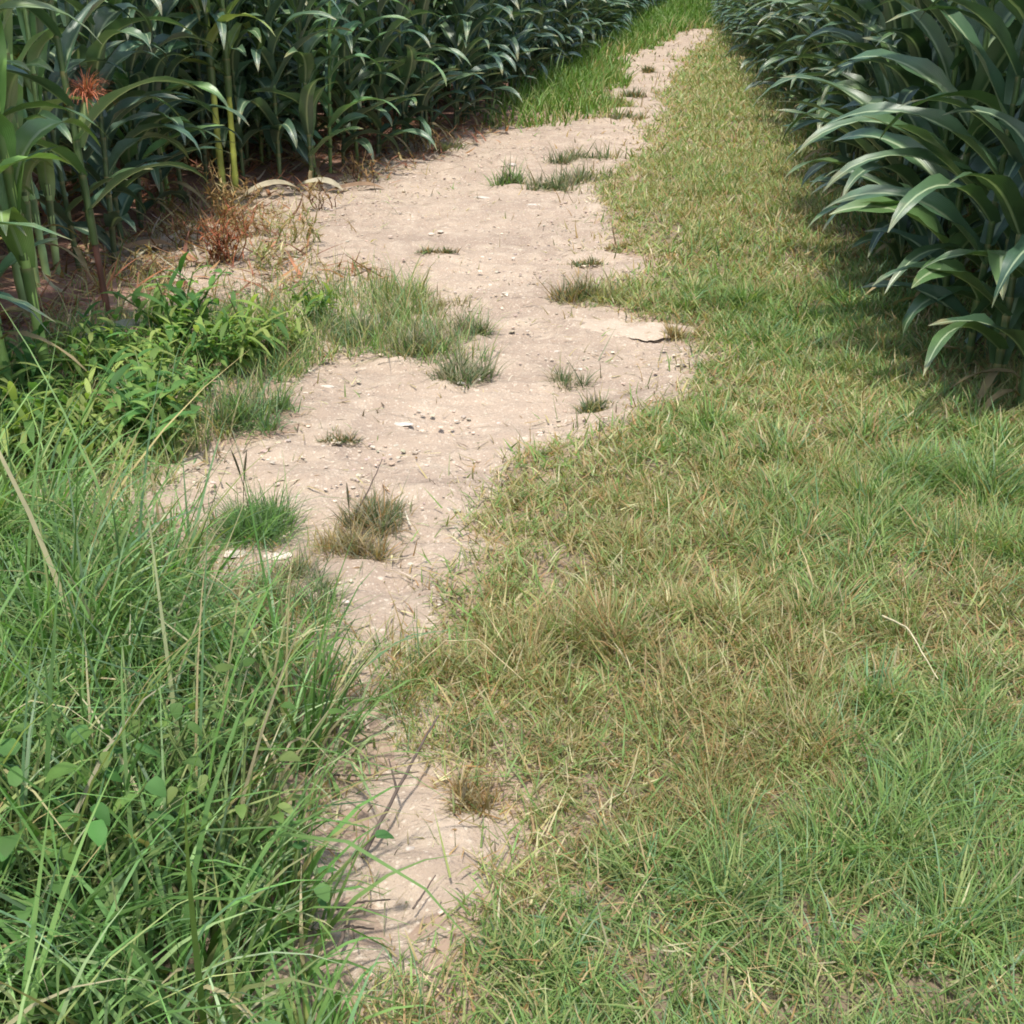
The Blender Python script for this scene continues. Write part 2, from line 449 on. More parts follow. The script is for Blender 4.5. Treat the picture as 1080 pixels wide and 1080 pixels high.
buf = Buf()
for (y0, y1, ws), dn in zip(BANDS[:6], (2600, 2600, 2000, 900, 420, 160)):
    x, y = scatter(-2.2, 1.6 + y1 * .2, y0, y1, dn)
    sd = path_sd(x, y)
    k = (sd > -.06) & (rng.random(len(x)) < (.85 * np.exp(-np.clip(sd, 0, None) / (.07 + .012 * y)) + .035) * np.clip((fbm(x, y, .12, 121) - .42) * 5, .03, 1))
    x, y = x[k], y[k]; n = len(x)
    col = blend([TAN, STRAW, RUST, GRN, np.array((.24, .23, .15)), np.array((.15, .12, .08))], [np.full(n, v) for v in (.3, .2, .2, .2, .25, .12)])
    V, Q, C = blades(np.stack([x, y, surf_z(x, y) - .002], 1), rng.gamma(5, .2, n) * .05 * ws ** .3, rng.uniform(0, 6.3, n), rng.uniform(.1, 1.5, n), rng.normal(.5, .5, n), rng.uniform(.0024, .0045, n) * ws, col, 3)
    buf.add(V, Q, C)
tag(link('sparse_grass', buf.mesh('sparse_grass', M_GRASS)), 'sparse dry seedlings and trodden straw along the edges of the dirt path', 'grass', kind='stuff')

# left: long lush grass
LUSH_P = poly([(-1600, 1400), (385, 1400), (365, 1080), (350, 1010), (352, 930), (325, 880), (335, 835), (385, 800), (375, 745), (325, 700), (300, 665), (205, 640),
               (185, 610), (100, 590), (-20, 560), (-300, 560), (-1600, 640)])
buf = Buf()
for (y0, y1, ws), dn in zip(BANDS[:3], (8500, 6500, 4500)):
    x, y = scatter(-2.6, .2, y0, y1, dn)
    k = inside(LUSH_P, x + (vn(x, y, .12, 81) - .5) * .16, y + (vn(x, y, .15, 82) - .5) * .2)
    c = fbm(x, y, .30, 83)
    ca_, cr_, ci_ = clumps(x, y, .21, 311)
    k &= rng.random(len(x)) < np.clip((c - .5) * 3 + .75, .2, 1) * np.clip(1.5 - 2.2 * cr_, .04, 1) * (.55 + .45 * sstep(1.7, 2.3, y))
    x, y, ca_, cr_, ci_ = x[k], y[k], ca_[k], cr_[k], ci_[k]; n = len(x)
    ex = np.clip((xl(y) - x) / .35, 0, 1)
    s = fbm(x, y, .35, 84)
    col = blend([LUSH, BLUE, GRN, YEL, STRAW, TAN], [.45 + s * .3, .18 + 0 * s, .40 + 0 * s, .20 + 0 * s, .05 + .25 * (1 - ex) * (y > 1.7), .03 + .2 * (1 - ex) * (y > 1.7)])
    col = col * (.72 + .5 * _hash(np.floor(ci_ * 9999), np.zeros(n), 5))[:, None]
    L = rng.gamma(7, 1 / 7, n) * (.13 + .19 * ex ** .7) * (.45 + .35 * s + .95 * ci_)
    az = ca_ + rng.normal(0, .7, n)
    V, Q, C = blades(np.stack([x, y, ground_z(x, y) - .005], 1), L, az, .05 + .5 * cr_ + rng.gamma(2.0, .07, n), np.abs(rng.normal(1.25, .7, n)),
                     rng.uniform(.0045, .0105, n) * ws * (1.0 + .35 * sstep(2.1, 1.6, y)), col, 5)
    buf.add(V, Q, C)
# longer, wider, pale arching blades over the rest
x, y = scatter(-1.9, .0, .8, 3.6, 420)
k = inside(LUSH_P, x, y); x, y = x[k], y[k]; n = len(x)
col = blend([np.array((.28, .40, .17)), np.array((.38, .46, .26)), LUSH * 1.2, STRAW], [np.full(n, .4), np.full(n, .25), np.full(n, .35), np.full(n, .04)])
V, Q, C = blades(np.stack([x, y, ground_z(x, y)], 1), rng.uniform(.2, .42, n) * (.5 + .5 * np.clip((xl(y) - x) / .3, 0, 1)), rng.normal(.2, 1.4, n), rng.uniform(.05, .5, n), rng.uniform(.9, 2.6, n),
                 rng.uniform(.0075, .0125, n), col, 7)
buf.add(V, Q, C)
tag(link('long_grass', buf.mesh('long_grass', M_GRASS)), 'long lush green grass filling the near left side of the path', 'grass', kind='stuff')

# left bank between the long grass and the corn: thin mixed grass and straw
BANK_P = poly([(-400, 640), (120, 600), (215, 600), (215, 560), (150, 520), (210, 485), (285, 440), (290, 400), (345, 370), (510, 372), (505, 330), (430, 298), (320, 305), (190, 352), (60, 372), (-60, 420), (-400, 520)])
DRYB_P = poly([(60, 345), (180, 335), (320, 310), (400, 300), (420, 280), (330, 265), (320, 215), (200, 205), (120, 260)])
FARG_P = poly([(500, 138), (640, 129), (648, 90), (655, 60), (695, 44), (708, 35), (750, 28), (780, 22), (790, 3), (680, 3), (650, 28), (605, 60), (555, 95)])
THIN_P = poly([(330, 1200), (470, 1200), (470, 1010), (440, 990), (370, 1000), (345, 990), (320, 850), (330, 700), (380, 745), (390, 800), (335, 850), (355, 870), (420, 800), (480, 815), (545, 800), (490, 740), (420, 670), (350, 660), (300, 610), (220, 615)])
buf = Buf()
for P, (x0, x1, y0, y1), dn, Lm, ws, pal, wt in (
        (BANK_P, (-3, .2, 2.6, 6.6), 5200, .13, 1.5, [GRN, BLUE, YEL, STRAW, TAN, LUSH], [.3, .3, .3, .22, .25, .15]),
        (DRYB_P, (-2.6, 0, 4.8, 9.5), 800, .10, 2.2, [TAN, STRAW, RUST, YEL, GRN], [.35, .25, .3, .2, .1]),
        (THIN_P, (-.8, .3, 1.1, 3.4), 9500, .085, 1.0, [TAN, STRAW, RUST, GRN, BLUE], [.35, .2, .2, .22, .25])):
    x, y = scatter(x0, x1, y0, y1, dn)
    k = inside(P, x + (vn(x, y, .15, 91) - .5) * .2, y + (vn(x, y, .15, 92) - .5) * .3)
    k &= rng.random(len(x)) < np.clip(fbm(x, y, .16, 93) * 2.2 - .62, .04, 1)
    x, y = x[k], y[k]; n = len(x)
    col = blend(pal, [np.full(n, w_) for w_ in wt])
    V, Q, C = blades(np.stack([x, y, ground_z(x, y) - .004], 1), rng.gamma(5, 1 / 5, n) * Lm, rng.uniform(0, 6.3, n), rng.gamma(2, .22, n), rng.normal(.7, .5, n),
                     rng.uniform(.0025, .0045, n) * ws, col, 3)
    buf.add(V, Q, C)
tag(link('bank_grass', buf.mesh('bank_grass', M_GRASS)), 'thin grass and dry straw scattered on the left bank and path edge', 'grass', kind='stuff')
buf = Buf()
x, y = scatter(-1, 12, 11, 56, 600)
k = inside(FARG_P, x + (vn(x, y, .5, 95) - .5) * .5, y + (vn(x, y, .8, 96) - .5) * 1.0)
x, y = x[k], y[k]; n = len(x)
gs = fbm(x, y, 1.5, 97)
col = blend([np.array((.10, .20, .028)), GRN, YEL, TAN], [.6 + 0 * gs, .3 + 0 * gs, .1 + .5 * gs ** 2, .25 * sstep(.5, 0, np.abs(xl(y) - x))])
V, Q, C = blades(np.stack([x, y, ground_z(x, y) - .004], 1), rng.gamma(6, 1 / 6, n) * .17, rng.uniform(0, 6.3, n), rng.gamma(2, .2, n), rng.normal(.7, .4, n),
                 rng.uniform(.012, .022, n) * np.clip(y / 14, 1, 3), col, 2)
buf.add(V, Q, C)
tag(link('green_grass', buf.mesh('green_grass', M_GRASS)), 'bright green grass strip between the left corn and the far path', 'grass', kind='stuff')

# litter on soil and path
x, y = scatter(-3.2, 2.6, 1.2, 13, 520)
sd = path_sd(x, y)
pr = np.where(sd > .02, .10 + .18 * sstep(.5, 0, sd), .30 * (x < 0)) + .75 * inside(DRYB_P, x, y) + .35 * ((x < cl(y) + .5) & (x > cl(y) - 1.2))
k = rng.random(len(x)) < pr; x, y = x[k], y[k]; n = len(x)
col = blend([STRAW, TAN, RUST, np.array((.16, .11, .08)), np.array((.48, .42, .33))], [np.full(n, v) for v in (.3, .25, .16, .2, .2)])
V, Q, C = blades(np.stack([x, y, surf_z(x, y) + .008], 1), rng.uniform(.02, .09, n), rng.uniform(0, 6.3, n), rng.uniform(1.35, 1.6, n), rng.normal(0, .25, n),
                 rng.uniform(.003, .008, n), col, 3)
bl = Buf(); bl.add(V, Q, C)
x, y = scatter(-3.2, .4, 4.4, 12.5, 340)
k = (x < cl(y) + .62 - .35 * rng.random(len(x))) & (x > cl(y) - 1.4) | inside(DRYB_P, x, y) & (rng.random(len(x)) < .6)
k &= rng.random(len(x)) < np.clip(fbm(x, y, .4, 105) * 2.2 - .4, .1, 1); x, y = x[k], y[k]; n = len(x)
col = blend([np.array((.38, .17, .10)), np.array((.36, .2, .11)), TAN, np.array((.17, .09, .06)), np.array((.42, .36, .27))], [np.full(n, v) for v in (.3, .25, .2, .25, .12)])
V, Q, C = blades(np.stack([x, y, surf_z(x, y) + .012], 1), rng.uniform(.08, .26, n), rng.uniform(0, 6.3, n), rng.uniform(1.0, 1.5, n), rng.normal(.25, .35, n), rng.uniform(.010, .026, n), col, 5)
bl.add(V, Q, C)
tag(link('plant_litter', bl.mesh('plant_litter', M_DRY)), 'dry straw and leaf scraps strewn over the path and soil', 'litter', kind='stuff')

# gravel
def rock_proto(seed, sub=1):
    import bmesh
    bm = bmesh.new(); bmesh.ops.create_icosphere(bm, subdivisions=sub, radius=1)
    r = np.random.default_rng(seed)
    V = np.array([v.co[:] for v in bm.verts]); T = np.array([[v.index for v in f.verts] for f in bm.faces]); bm.free()
    for _ in range(6):
        nrm = r.normal(size=3); nrm /= np.linalg.norm(nrm); dd = r.uniform(.55, .85)
        s = V @ nrm; V -= np.outer(np.clip(s - dd, 0, None), nrm)
    V *= 1 + r.normal(0, .04, (len(V), 1))
    return V * r.uniform(.75, 1.2, 3) * (1, 1, .42), T
protos = [rock_proto(s) for s in range(6)]
x, y = scatter(-2.6, 2.8, 1.2, 16, 560)
sd = path_sd(x, y)
k = (sd > .0) & (rng.random(len(x)) < np.clip(fbm(x, y, .5, 101) * 2.4 - .75, .05, 1)); x, y = x[k], y[k]; n = len(x)
Vs, Ts, Cs, off = [], [], [], 0
sz = np.minimum(rng.gamma(2.0, .0022, n) + .0025, .003 + .0028 * y)
cc = blend([np.array((.47, .39, .31)), np.array((.56, .48, .39)), np.array((.42, .33, .26)), np.array((.50, .40, .31))], [np.full(n, v) for v in (.4, .4, .06, .4)])
zz = surf_z(x, y)
for j in range(n):
    V, T = protos[j % 6]; a = rng.uniform(0, 6.3); ca, sa = math.cos(a), math.sin(a)
    P = V * sz[j]; P = np.stack([P[:, 0] * ca - P[:, 1] * sa, P[:, 0] * sa + P[:, 1] * ca, P[:, 2]], 1) + (x[j], y[j], zz[j] - sz[j] * .05)
    Vs.append(P); Ts.append(T + off); Cs.append(np.broadcast_to(cc[j], P.shape)); off += len(P)
tag(link('gravel', big_mesh('gravel', np.concatenate(Vs), np.concatenate(Ts), M_STONE, np.concatenate(Cs), smooth=False)),
    'fine pale gravel loose on the dirt path', 'gravel', kind='stuff')

# ------------------------------------------------------------------ stones, one object each
def stone(px, py, size, label, group=None, flatness=1.0, col=(.62, .54, .44), stretch=1.0, seed=0, name='stone'):
    V, T = rock_proto(200 + seed, 2)
    V = V * (size * stretch, size, size * flatness)
    x, y, _ = at(px, py); z = float(surf_z(np.array(x), np.array(y)))
    me = big_mesh(name, V, T, M_STONE, np.broadcast_to(np.array(col) * .8, V.shape), smooth=False)
    o = link(name, me); o.location = (x, y, z + size * .6 * flatness * .25)
    o.rotation_euler = (0, 0, random.uniform(-.4, .4) if stretch > 1.2 else random.uniform(0, 6))
    return tag(o, label, 'stone', group)
stone(425, 452, .024, 'flat whitish stone lying in the middle of the path, longest of the loose stones', flatness=.55, stretch=2.2, col=(.72, .66, .58), seed=1)
stone(486, 408, .016, 'small white stone just below the grey tuft in mid path', col=(.74, .67, .58), seed=2)
stone(292, 592, .028, 'pale stone right of its pair below the green tuft', flatness=.7, stretch=1.4, col=(.72, .62, .52), seed=3)
stone(248, 588, .030, 'pale flat stone left of its pair below the green tuft', flatness=.6, stretch=1.5, col=(.66, .57, .47), seed=4)
stone(345, 412, .018, 'small pale stone on the dirt right of the leafy weeds', stretch=1.4, col=(.68, .60, .50), seed=5)
stone(533, 313, .022, 'round pale stone left of the dark tuft at the pale ledge', col=(.66, .57, .47), seed=6)
stone(676, 232, .028, 'white stone beside the right grass edge where the path narrows', col=(.72, .65, .56), flatness=.7, stretch=1.3, seed=7)
stone(562, 219, .035, 'largest flat pale stone of the group in the bare far stretch', col=(.66, .58, .50), flatness=.5, stretch=1.8, seed=8)
stone(510, 211, .032, 'pale stone left in the group of the bare far stretch', col=(.66, .59, .50), flatness=.6, stretch=1.5, seed=9)
stone(541, 176, .035, 'pale stone beside the left of the far tufts', col=(.64, .57, .50), flatness=.7, seed=10)
stone(634, 187, .035, 'pale stone at the right end of the far tufts', col=(.64, .57, .50), flatness=.7, seed=11)
stone(487, 155, .035, 'pale stone below the near end of the green grass strip', col=(.62, .55, .48), flatness=.7, seed=12)
stone(455, 250, .022, 'pale stone left of the bare mid stretch beside its twin', col=(.66, .57, .47), seed=13, stretch=1.3)
stone(465, 247, .020, 'small pale stone right beside the twin in the bare mid stretch', col=(.66, .57, .47), seed=14)
stone(433, 902, .010, 'small pale pebble on the near bare patch by the long twig', col=(.60, .52, .44), seed=15)
stone(565, 285, .018, 'pale pebble between the straw tuft and the bare mid stretch', col=(.62, .54, .46), seed=16)
# pale ledge of hard dry earth crossing the path
def ledge():
    n, k = 150, 22
    a, b = flat(588, 331), flat(732, 341)
    T, S = np.meshgrid(np.linspace(0, 1, n), np.linspace(-1, 1, k), indexing='ij')
    up = .13 * np.sin(np.pi * np.clip(T * 1.04 + .01, 0, 1)) ** .7 * (.55 + .9 * fbm(T * 6, T * 0, 1.0, 5)) + .012
    dn = .13 * np.sin(np.pi * np.clip(T * 1.04 + .01, 0, 1)) ** .7 * (.35 + 1.1 * fbm(T * 9, T * 0 + 3, 1.0, 6)) + .012
    XX = a[0] + (b[0] - a[0]) * T
    YY = a[1] + (b[1] - a[1]) * T + np.where(S > 0, S * up, S * dn)
    ZZ = surf_z(XX, YY) - .010 + .017 * (1 - np.abs(S) ** 4) * np.minimum(1, np.minimum(8 * T, 8 * (1 - T))) + (fbm(XX, YY, .09, 51) - .5) * .022
    V = np.stack([XX, YY, ZZ], -1).reshape(-1, 3)
    i0 = (np.arange(n - 1)[:, None] * k + np.arange(k - 1)[None, :]).ravel()
    Q = np.stack([i0, i0 + k, i0 + k + 1, i0 + 1], 1)
    m = dirt('pale_earth', (.46, .375, .29), (.40, .32, .245), (.50, .42, .33), (.60, .52, .42))
    tag(link('earth_ledge', big_mesh('earth_ledge', V, Q, m)), 'pale cream slab of hard dry earth crossing the right half of the path', 'earth ledge')
ledge()

# ------------------------------------------------------------------ tufts, one object each
GREY = np.array((.23, .23, .15)); GREYT = np.array((.34, .29, .20)); DKG = np.array((.11, .165, .075))
def tuft(px, py, rad, h, n, pal, label, group=None, seed_stalks=0, wid=.0035, name='grass_tuft', spread=.9, squash=1.0):
    x, y, _ = at(px, py); z = float(surf_z(np.array(x), np.array(y)))
    root = empty(name, (x, y, z)); h = h * .66; n = max(int(n * 1.5), 330); wid = wid * 1.1
    r = np.minimum(np.abs(rng.normal(0, .5, n)), .95) * rad; a = rng.uniform(0, 6.3, n)
    kc = rng.integers(0, 6, n); ccx, ccy, ch = rng.normal(0, .42, 6) * rad, rng.normal(0, .42, 6) * rad * squash, rng.uniform(.55, 1.25, 6)
    base = np.stack([r * np.cos(a) * .55 + ccx[kc], r * np.sin(a) * squash * .55 + ccy[kc], np.full(n, -.006)], 1)
    flatb = rng.random(n) < .22
    col = blend(pal, [np.full(n, 1.0)] * len(pal))
    V, Q, C = blades(base, rng.gamma(6, 1 / 6, n) * h * ch[kc], a + rng.normal(0, .9, n), np.where(flatb, rng.uniform(.9, 1.5, n), np.abs(rng.normal(.25, .28, n)) + spread * r / rad * .4), rng.normal(.6, .4, n), rng.uniform(.7, 1.3, n) * wid, col, 4)
    b = Buf(); b.add(V, Q, C)
    link('blades', b.mesh('blades', M_GRASS), root)
    for s in range(seed_stalks):
        b = Buf(); t = np.linspace(0, 1, 9); az = random.uniform(0, 6.3); ln = h * random.uniform(2.0, 2.6)
        le = random.uniform(.05, .25)
        P = np.stack([np.cos(az) * ln * le * t ** 2, np.sin(az) * ln * le * t ** 2, ln * t], 1) + (random.uniform(-.02, .02), random.uniform(-.02, .02), 0)
        rr = np.where(t > .72, .0034, .0012); rr[-1] = .0006
        V, Q, U = tube(P, rr, 5); b.add(V, Q, (.13, .12, .07), U)
        link('seed_stalk', b.mesh('seed_stalk', M_GRASS), root)
    return tag(root, label, 'grass tuft', group)
tuft(265, 562, .17, .15, 900, [LUSH, GRN, DKG, BLUE], 'largest bright green tuft with a dark seed stalk left of the path middle', seed_stalks=2)
tuft(402, 549, .11, .11, 500, [GREY, DKG, GREYT, RUST], 'dark grey-green tuft right of the bright green tuft', seed_stalks=0)
tuft(370, 585, .12, .12, 480, [GREYT, TAN, GREY, RUST], 'brownish straw tuft below the dark grey-green one', seed_stalks=1)
tuft(484, 396, .15, .12, 420, [GREY, GREYT, DKG], 'grey tuft alone at mid path above a small white stone', wid=.005)
tuft(495, 355, .11, .13, 380, [GREY, GREYT, DKG], 'grey-green tuft at the right tip of the tuft row', wid=.005)
tuft(438, 366, .19, .12, 560, [GREY, GREYT, GREYT, DKG], 'wide grey tuft in the middle of the tuft row', wid=.005)
tuft(365, 358, .19, .13, 560, [BLUE, GREY, GREYT, DKG], 'blue-green tuft at the left of the tuft row beside the weeds', wid=.005)
tuft(400, 330, .18, .10, 300, [GREYT, GREY, TAN], 'pale straw tuft behind the tuft row', wid=.005)
tuft(470, 322, .16, .09, 160, [GREYT, GREY, TAN], 'sparse straw tuft on the dirt above the tuft row', wid=.005)
tuft(595, 411, .09, .09, 260, [GREY, DKG, GREYT], 'small dark tuft above its smaller neighbour near the right grass edge', wid=.0045)
tuft(627, 434, .08, .07, 240, [GREY, DKG, TAN], 'smaller dark tuft touching the right grass edge', wid=.0045)
tuft(598, 319, .14, .11, 420, [GREY, RUST, DKG, GREYT], 'dark tuft at the tip of the grass tongue by the pale ledge', wid=.0055)
tuft(645, 318, .18, .13, 420, [YEL, TAN, GREY], 'olive tuft inside the grass tongue above the pale ledge', wid=.0055)
tuft(713, 356, .07, .08, 160, [GREY, TAN, RUST], 'small brown tuft at the right end of the pale ledge', wid=.005)
tuft(258, 440, .15, .16, 520, [BLUE, GRN, DKG, GREY], 'soft green tuft at the right foot of the leafy weeds', wid=.0045)
tuft(500, 850, .06, .07, 320, [TAN, RUST, GREYT], 'dry brown tuft beside the near bare patch', wid=.003)
tuft(605, 192, .30, .16, 380, [GREY, DKG, GREYT], 'widest grey tuft of the far cluster on the path', wid=.009, squash=.6)
tuft(572, 200, .20, .12, 260, [GREY, DKG, GREYT], 'front grey tuft of the far cluster on the path', wid=.009, squash=.6)
tuft(540, 196, .13, .16, 200, [GREY, GRN, DKG], 'upright green tuft at the left of the far cluster', wid=.009)
tuft(612, 172, .26, .16, 280, [GREYT, GREY, DKG], 'back tuft of the far cluster, greyish straw', wid=.009, squash=.6)
tuft(470, 158, .17, .10, 220, [GREY, YEL, GREYT], 'low flat tuft left of the far cluster beside the corn', wid=.010)
tuft(625, 281, .12, .05, 130, [RUST, GREY, DKG], 'flat dark tuft left of the grass edge above the tongue', wid=.006, squash=.4)
tuft(652, 263, .12, .05, 110, [RUST, GREY, TAN], 'flat dark tuft touching the grass edge, above the lower flat one', wid=.006, squash=.4)
tuft(462, 268, .12, .05, 120, [RUST, GREY, DKG], 'flat dark tuft in the bare mid stretch below two pale stones', wid=.006, squash=.4)
tuft(355, 467, .07, .05, 130, [RUST, GREY, DKG], 'tiny dark tuft between the weeds and the flat whitish stone', wid=.004, squash=.6)
tuft(663, 126, .30, .10, 150, [GREY, DKG, RUST], 'dark tuft near the front end of the green strip beside the path', wid=.012, squash=.5)
tuft(668, 103, .2, .12, 150, [GREY, DKG, RUST], 'dark tuft second along the far narrow path', wid=.014, squash=.5)
tuft(684, 77, .10, .12, 300, [GREY, DKG, RUST], 'farthest dark tuft on the far narrow path', wid=.014, squash=.9)
tuft(655, 112, .18, .13, 170, [YEL, GRN, TAN], 'yellow-green tuft at the right edge of the green strip', wid=.014)
tuft(290, 622, .12, .10, 420, [GREY, TAN, GREYT, DKG], 'brownish tuft below the pale stones at the edge of long grass', wid=.0035)
tuft(328, 650, .11, .10, 380, [GREY, GRN, DKG], 'dark green tuft below the brownish one at the edge of long grass', wid=.0035)
tuft(300, 385, .10, .10, 200, [TAN, YEL, GREYT], 'yellow straw tuft hanging at the right end of the weeds', wid=.0045)
tuft(430, 730, .07, .09, 260, [np.array((.12, .2, .03)), YEL, RUST], 'yellow-green tuft at the left tip of the dry verge', wid=.0032)

# dried reddish weeds at the foot of the corn
def dry_weed(px, py, h, n, pal, label, wid=.006):
    x, y, _ = at(px, py); z = float(surf_z(np.array(x), np.array(y)))
    root = empty('dry_weed', (x, y, z))
    b, lf = Buf(), Buf()
    for k in range(n):
        az = random.uniform(0, 6.3); le = random.uniform(.1, .75); ln = h * random.uniform(.6, 1.1)
        t = np.linspace(0, 1, 7)
        P = np.stack([np.cos(az) * ln * le * t + .02 * np.sin(t * 5 + k), np.sin(az) * ln * le * t, ln * t * (1 - .35 * le * t)], 1) + (random.gauss(0, .05), random.gauss(0, .05), 0)
        V, Q, U = tube(P, np.linspace(.004, .0015, 7), 5); b.add(V, Q, random.choice(pal), U)
        m = 14
        idx = rng.uniform(.15, 1, m); bp = np.stack([np.interp(idx, t, P[:, q_]) for q_ in range(3)], 1)
        V, Q, C = blades(bp, rng.uniform(.03, .10, m), rng.uniform(0, 6.3, m), rng.uniform(.4, 1.6, m), rng.normal(.8, .6, m), rng.uniform(.006, .014, m), blend(pal, [np.ones(m)] * len(pal)), 3)
        lf.add(V, Q, C)
    link('stem', b.mesh('stem', M_DRY), root); link('foliage', lf.mesh('foliage', M_DRY), root)
    return tag(root, label, 'dead weed')
dry_weed(235, 278, .30, 22, [np.array((.34, .13, .07)), np.array((.28, .10, .05)), RUST], 'withered reddish weed on bare soil at the foot of the left corn')
dry_weed(243, 240, .40, 18, [np.array((.36, .22, .09)), TAN, RUST], 'tall orange-brown dead weed in front of the yellowing corn')
dry_weed(200, 262, .16, 8, [RUST, np.array((.18, .09, .05))], 'low dark dead weed left of the reddish weed')
dry_weed(310, 262, .20, 9, [TAN, YEL, RUST], 'small straw-coloured dead weed right of the reddish weed')
dry_weed(385, 195, .22, 9, [RUST, np.array((.15, .09, .06))], 'brown dead weed under the dark corn near the bend')
dry_weed(262, 252, .20, 9, [np.array((.33, .14, .08)), RUST], 'small reddish dead weed close behind the withered reddish one')
dry_weed(345, 222, .20, 8, [RUST, TAN, np.array((.2, .1, .06))], 'brown dead weed right of the pale fallen corn leaves')
dry_weed(280, 285, .13, 8, [TAN, YEL, STRAW], 'low yellowish dead weed at the upper edge of the tuft row')
dry_weed(160, 300, .16, 7, [RUST, TAN], 'thin dry weed on bare soil right of the dark reddish stalk')
dry_weed(445, 163, .25, 9, [RUST, np.array((.15, .09, .06))], 'brown dead weed left of the low flat tuft')

# ------------------------------------------------------------------ leafy weeds
def leaf_strip(P0, d, ln, wd, droop, up=None, seg=6, across=2, foldk=.25, shape=None):
    """a simple leaf: start point, direction, length, half width"""
    d = np.asarray(d, float); d /= np.linalg.norm(d)
    t = np.linspace(0, 1, seg + 1)
    P = [np.asarray(P0, float)]; dd = d.copy()
    for k in range(seg):
        dd = dd + np.array((0, 0, -droop / seg)); dd /= np.linalg.norm(dd); P.append(P[-1] + dd * ln / seg)
    P = np.array(P)
    s = np.cross(d, (0, 0, 1)); s = s / (np.linalg.norm(s) + 1e-6)
    W = wd * (np.sin(np.pi * np.clip(t, 0, 1) ** .75) ** .8 + .04) if shape is None else wd * shape(t)
    def fold(us): return (np.abs(us)[None, :] * W[:, None] * foldk)[:, :, None] * np.array((0, 0, 1.0))
    return strip(P, np.repeat(s[None], seg + 1, 0), W, fold, across)

def make_weed(seed, h, spread, nst, leaf_l, leaf_w, cols, stemcol=(.12, .17, .05)):
    r = random.Random(seed)
    st, fo = Buf(), Buf()
    for k in range(nst):
        az = r.uniform(0, 6.3); le = r.uniform(.1, 1) * spread; ln = h * r.uniform(.6, 1.1)
        t = np.linspace(0, 1, 7)
        P = np.stack([np.cos(az) * le * ln * t ** 1.2, np.sin(az) * le * ln * t ** 1.2, ln * t * (1 - .3 * le * t)], 1)
        V, Q, U = tube(P, np.linspace(.005, .002, 7), 5); st.add(V, Q, stemcol, U)
        m = int(9 * ln / .3) + 4
        for j in range(m):
            u = .18 + .82 * j / m; p = [np.interp(u, t, P[:, q_]) for q_ in range(3)]
            a2 = j * 2.4 + r.uniform(-.5, .5)
            e = r.uniform(-.5, 1.25)
            V, Q, U = leaf_strip(p, (math.cos(a2) * math.cos(e), math.sin(a2) * math.cos(e), math.sin(e)), leaf_l * r.uniform(.4, 1.3), leaf_w * r.uniform(.7, 1.2), r.uniform(.5, 1.4))
            c = np.array(r.choice(cols)) * r.uniform(.75, 1.25)
            fo.add(V, Q, c, U)
    return st.mesh('stem', M_STALK), fo.mesh('foliage', M_WEED)
WC = [(.17, .28, .07), (.24, .34, .08), (.30, .37, .11), (.11, .22, .06)]
WCD = [(.09, .21, .06), (.13, .26, .07), (.19, .30, .08)]
WCY = [(.24, .30, .09), (.30, .34, .12), (.17, .26, .07)]
weed_m = [make_weed(1, .30, .9, 8, .14, .012, WC), make_weed(2, .27, .9, 9, .12, .013, WCD), make_weed(3, .22, 1.1, 8, .13, .010, WCY), make_weed(4, .36, .8, 7, .15, .012, WC)]
def weed(px, py, kind, sc, label, group):
    x, y, z = at(px + random.uniform(-8, 8), py + random.uniform(-5, 5))
    sc = sc * random.choice((.7, .85, 1.0, 1.1, 1.2))
    root = empty('leafy_weed', (x, y, z)); root.scale = (sc, sc, sc * random.uniform(.8, 1.1))
    root.rotation_euler = (random.gauss(0, .16), random.gauss(0, .16), random.uniform(0, 6.3))
    for nm, me in zip(('stem', 'foliage'), weed_m[kind]): link(nm, me, root)
    return tag(root, label, 'weed', group)
GW = 'leafy weeds on the left bank'
wl = ['mid green leafy weed packed in the bank of weeds below the left corn', 'dark green leafy weed packed in the bank of weeds below the left corn',
      'yellow-green leafy weed packed in the bank of weeds below the left corn', 'tall bright leafy weed packed in the bank of weeds below the left corn']
for k, (px, py, kd, sc) in enumerate([(200, 372, 1, 1.0), (232, 368, 1, 1.0), (150, 385, 0, .9), (265, 375, 0, .9), (110, 400, 0, .9), (175, 405, 3, .8), (215, 402, 1, .8), (285, 372, 2, .9), (310, 368, 2, .8),
                                      (130, 430, 2, .9), (90, 445, 2, .8), (165, 440, 1, .9), (200, 440, 2, .7), (150, 470, 1, .9), (110, 475, 2, .9), (70, 478, 0, .8), (30, 470, 1, 1.0), (0, 455, 0, 1.1),
                                      (60, 425, 1, .9), (240, 395, 0, .8), (185, 470, 2, .6), (335, 345, 0, .7), (20, 430, 1, .9), (-30, 480, 0, 1.0), (45, 500, 2, .7), (-60, 440, 3, .9), (95, 505, 2, .8), (140, 500, 2, .7), (10, 510, 0, .9), (55, 455, 0, 1.0), (190, 375, 0, .7), (245, 358, 2, .7), (120, 385, 1, .9), (85, 415, 0, 1.0), (180, 450, 2, .8), (215, 420, 1, .8), (290, 350, 2, .7), (20, 490, 2, .9)]):
    weed(px, py, kd, sc, wl[kd], GW)

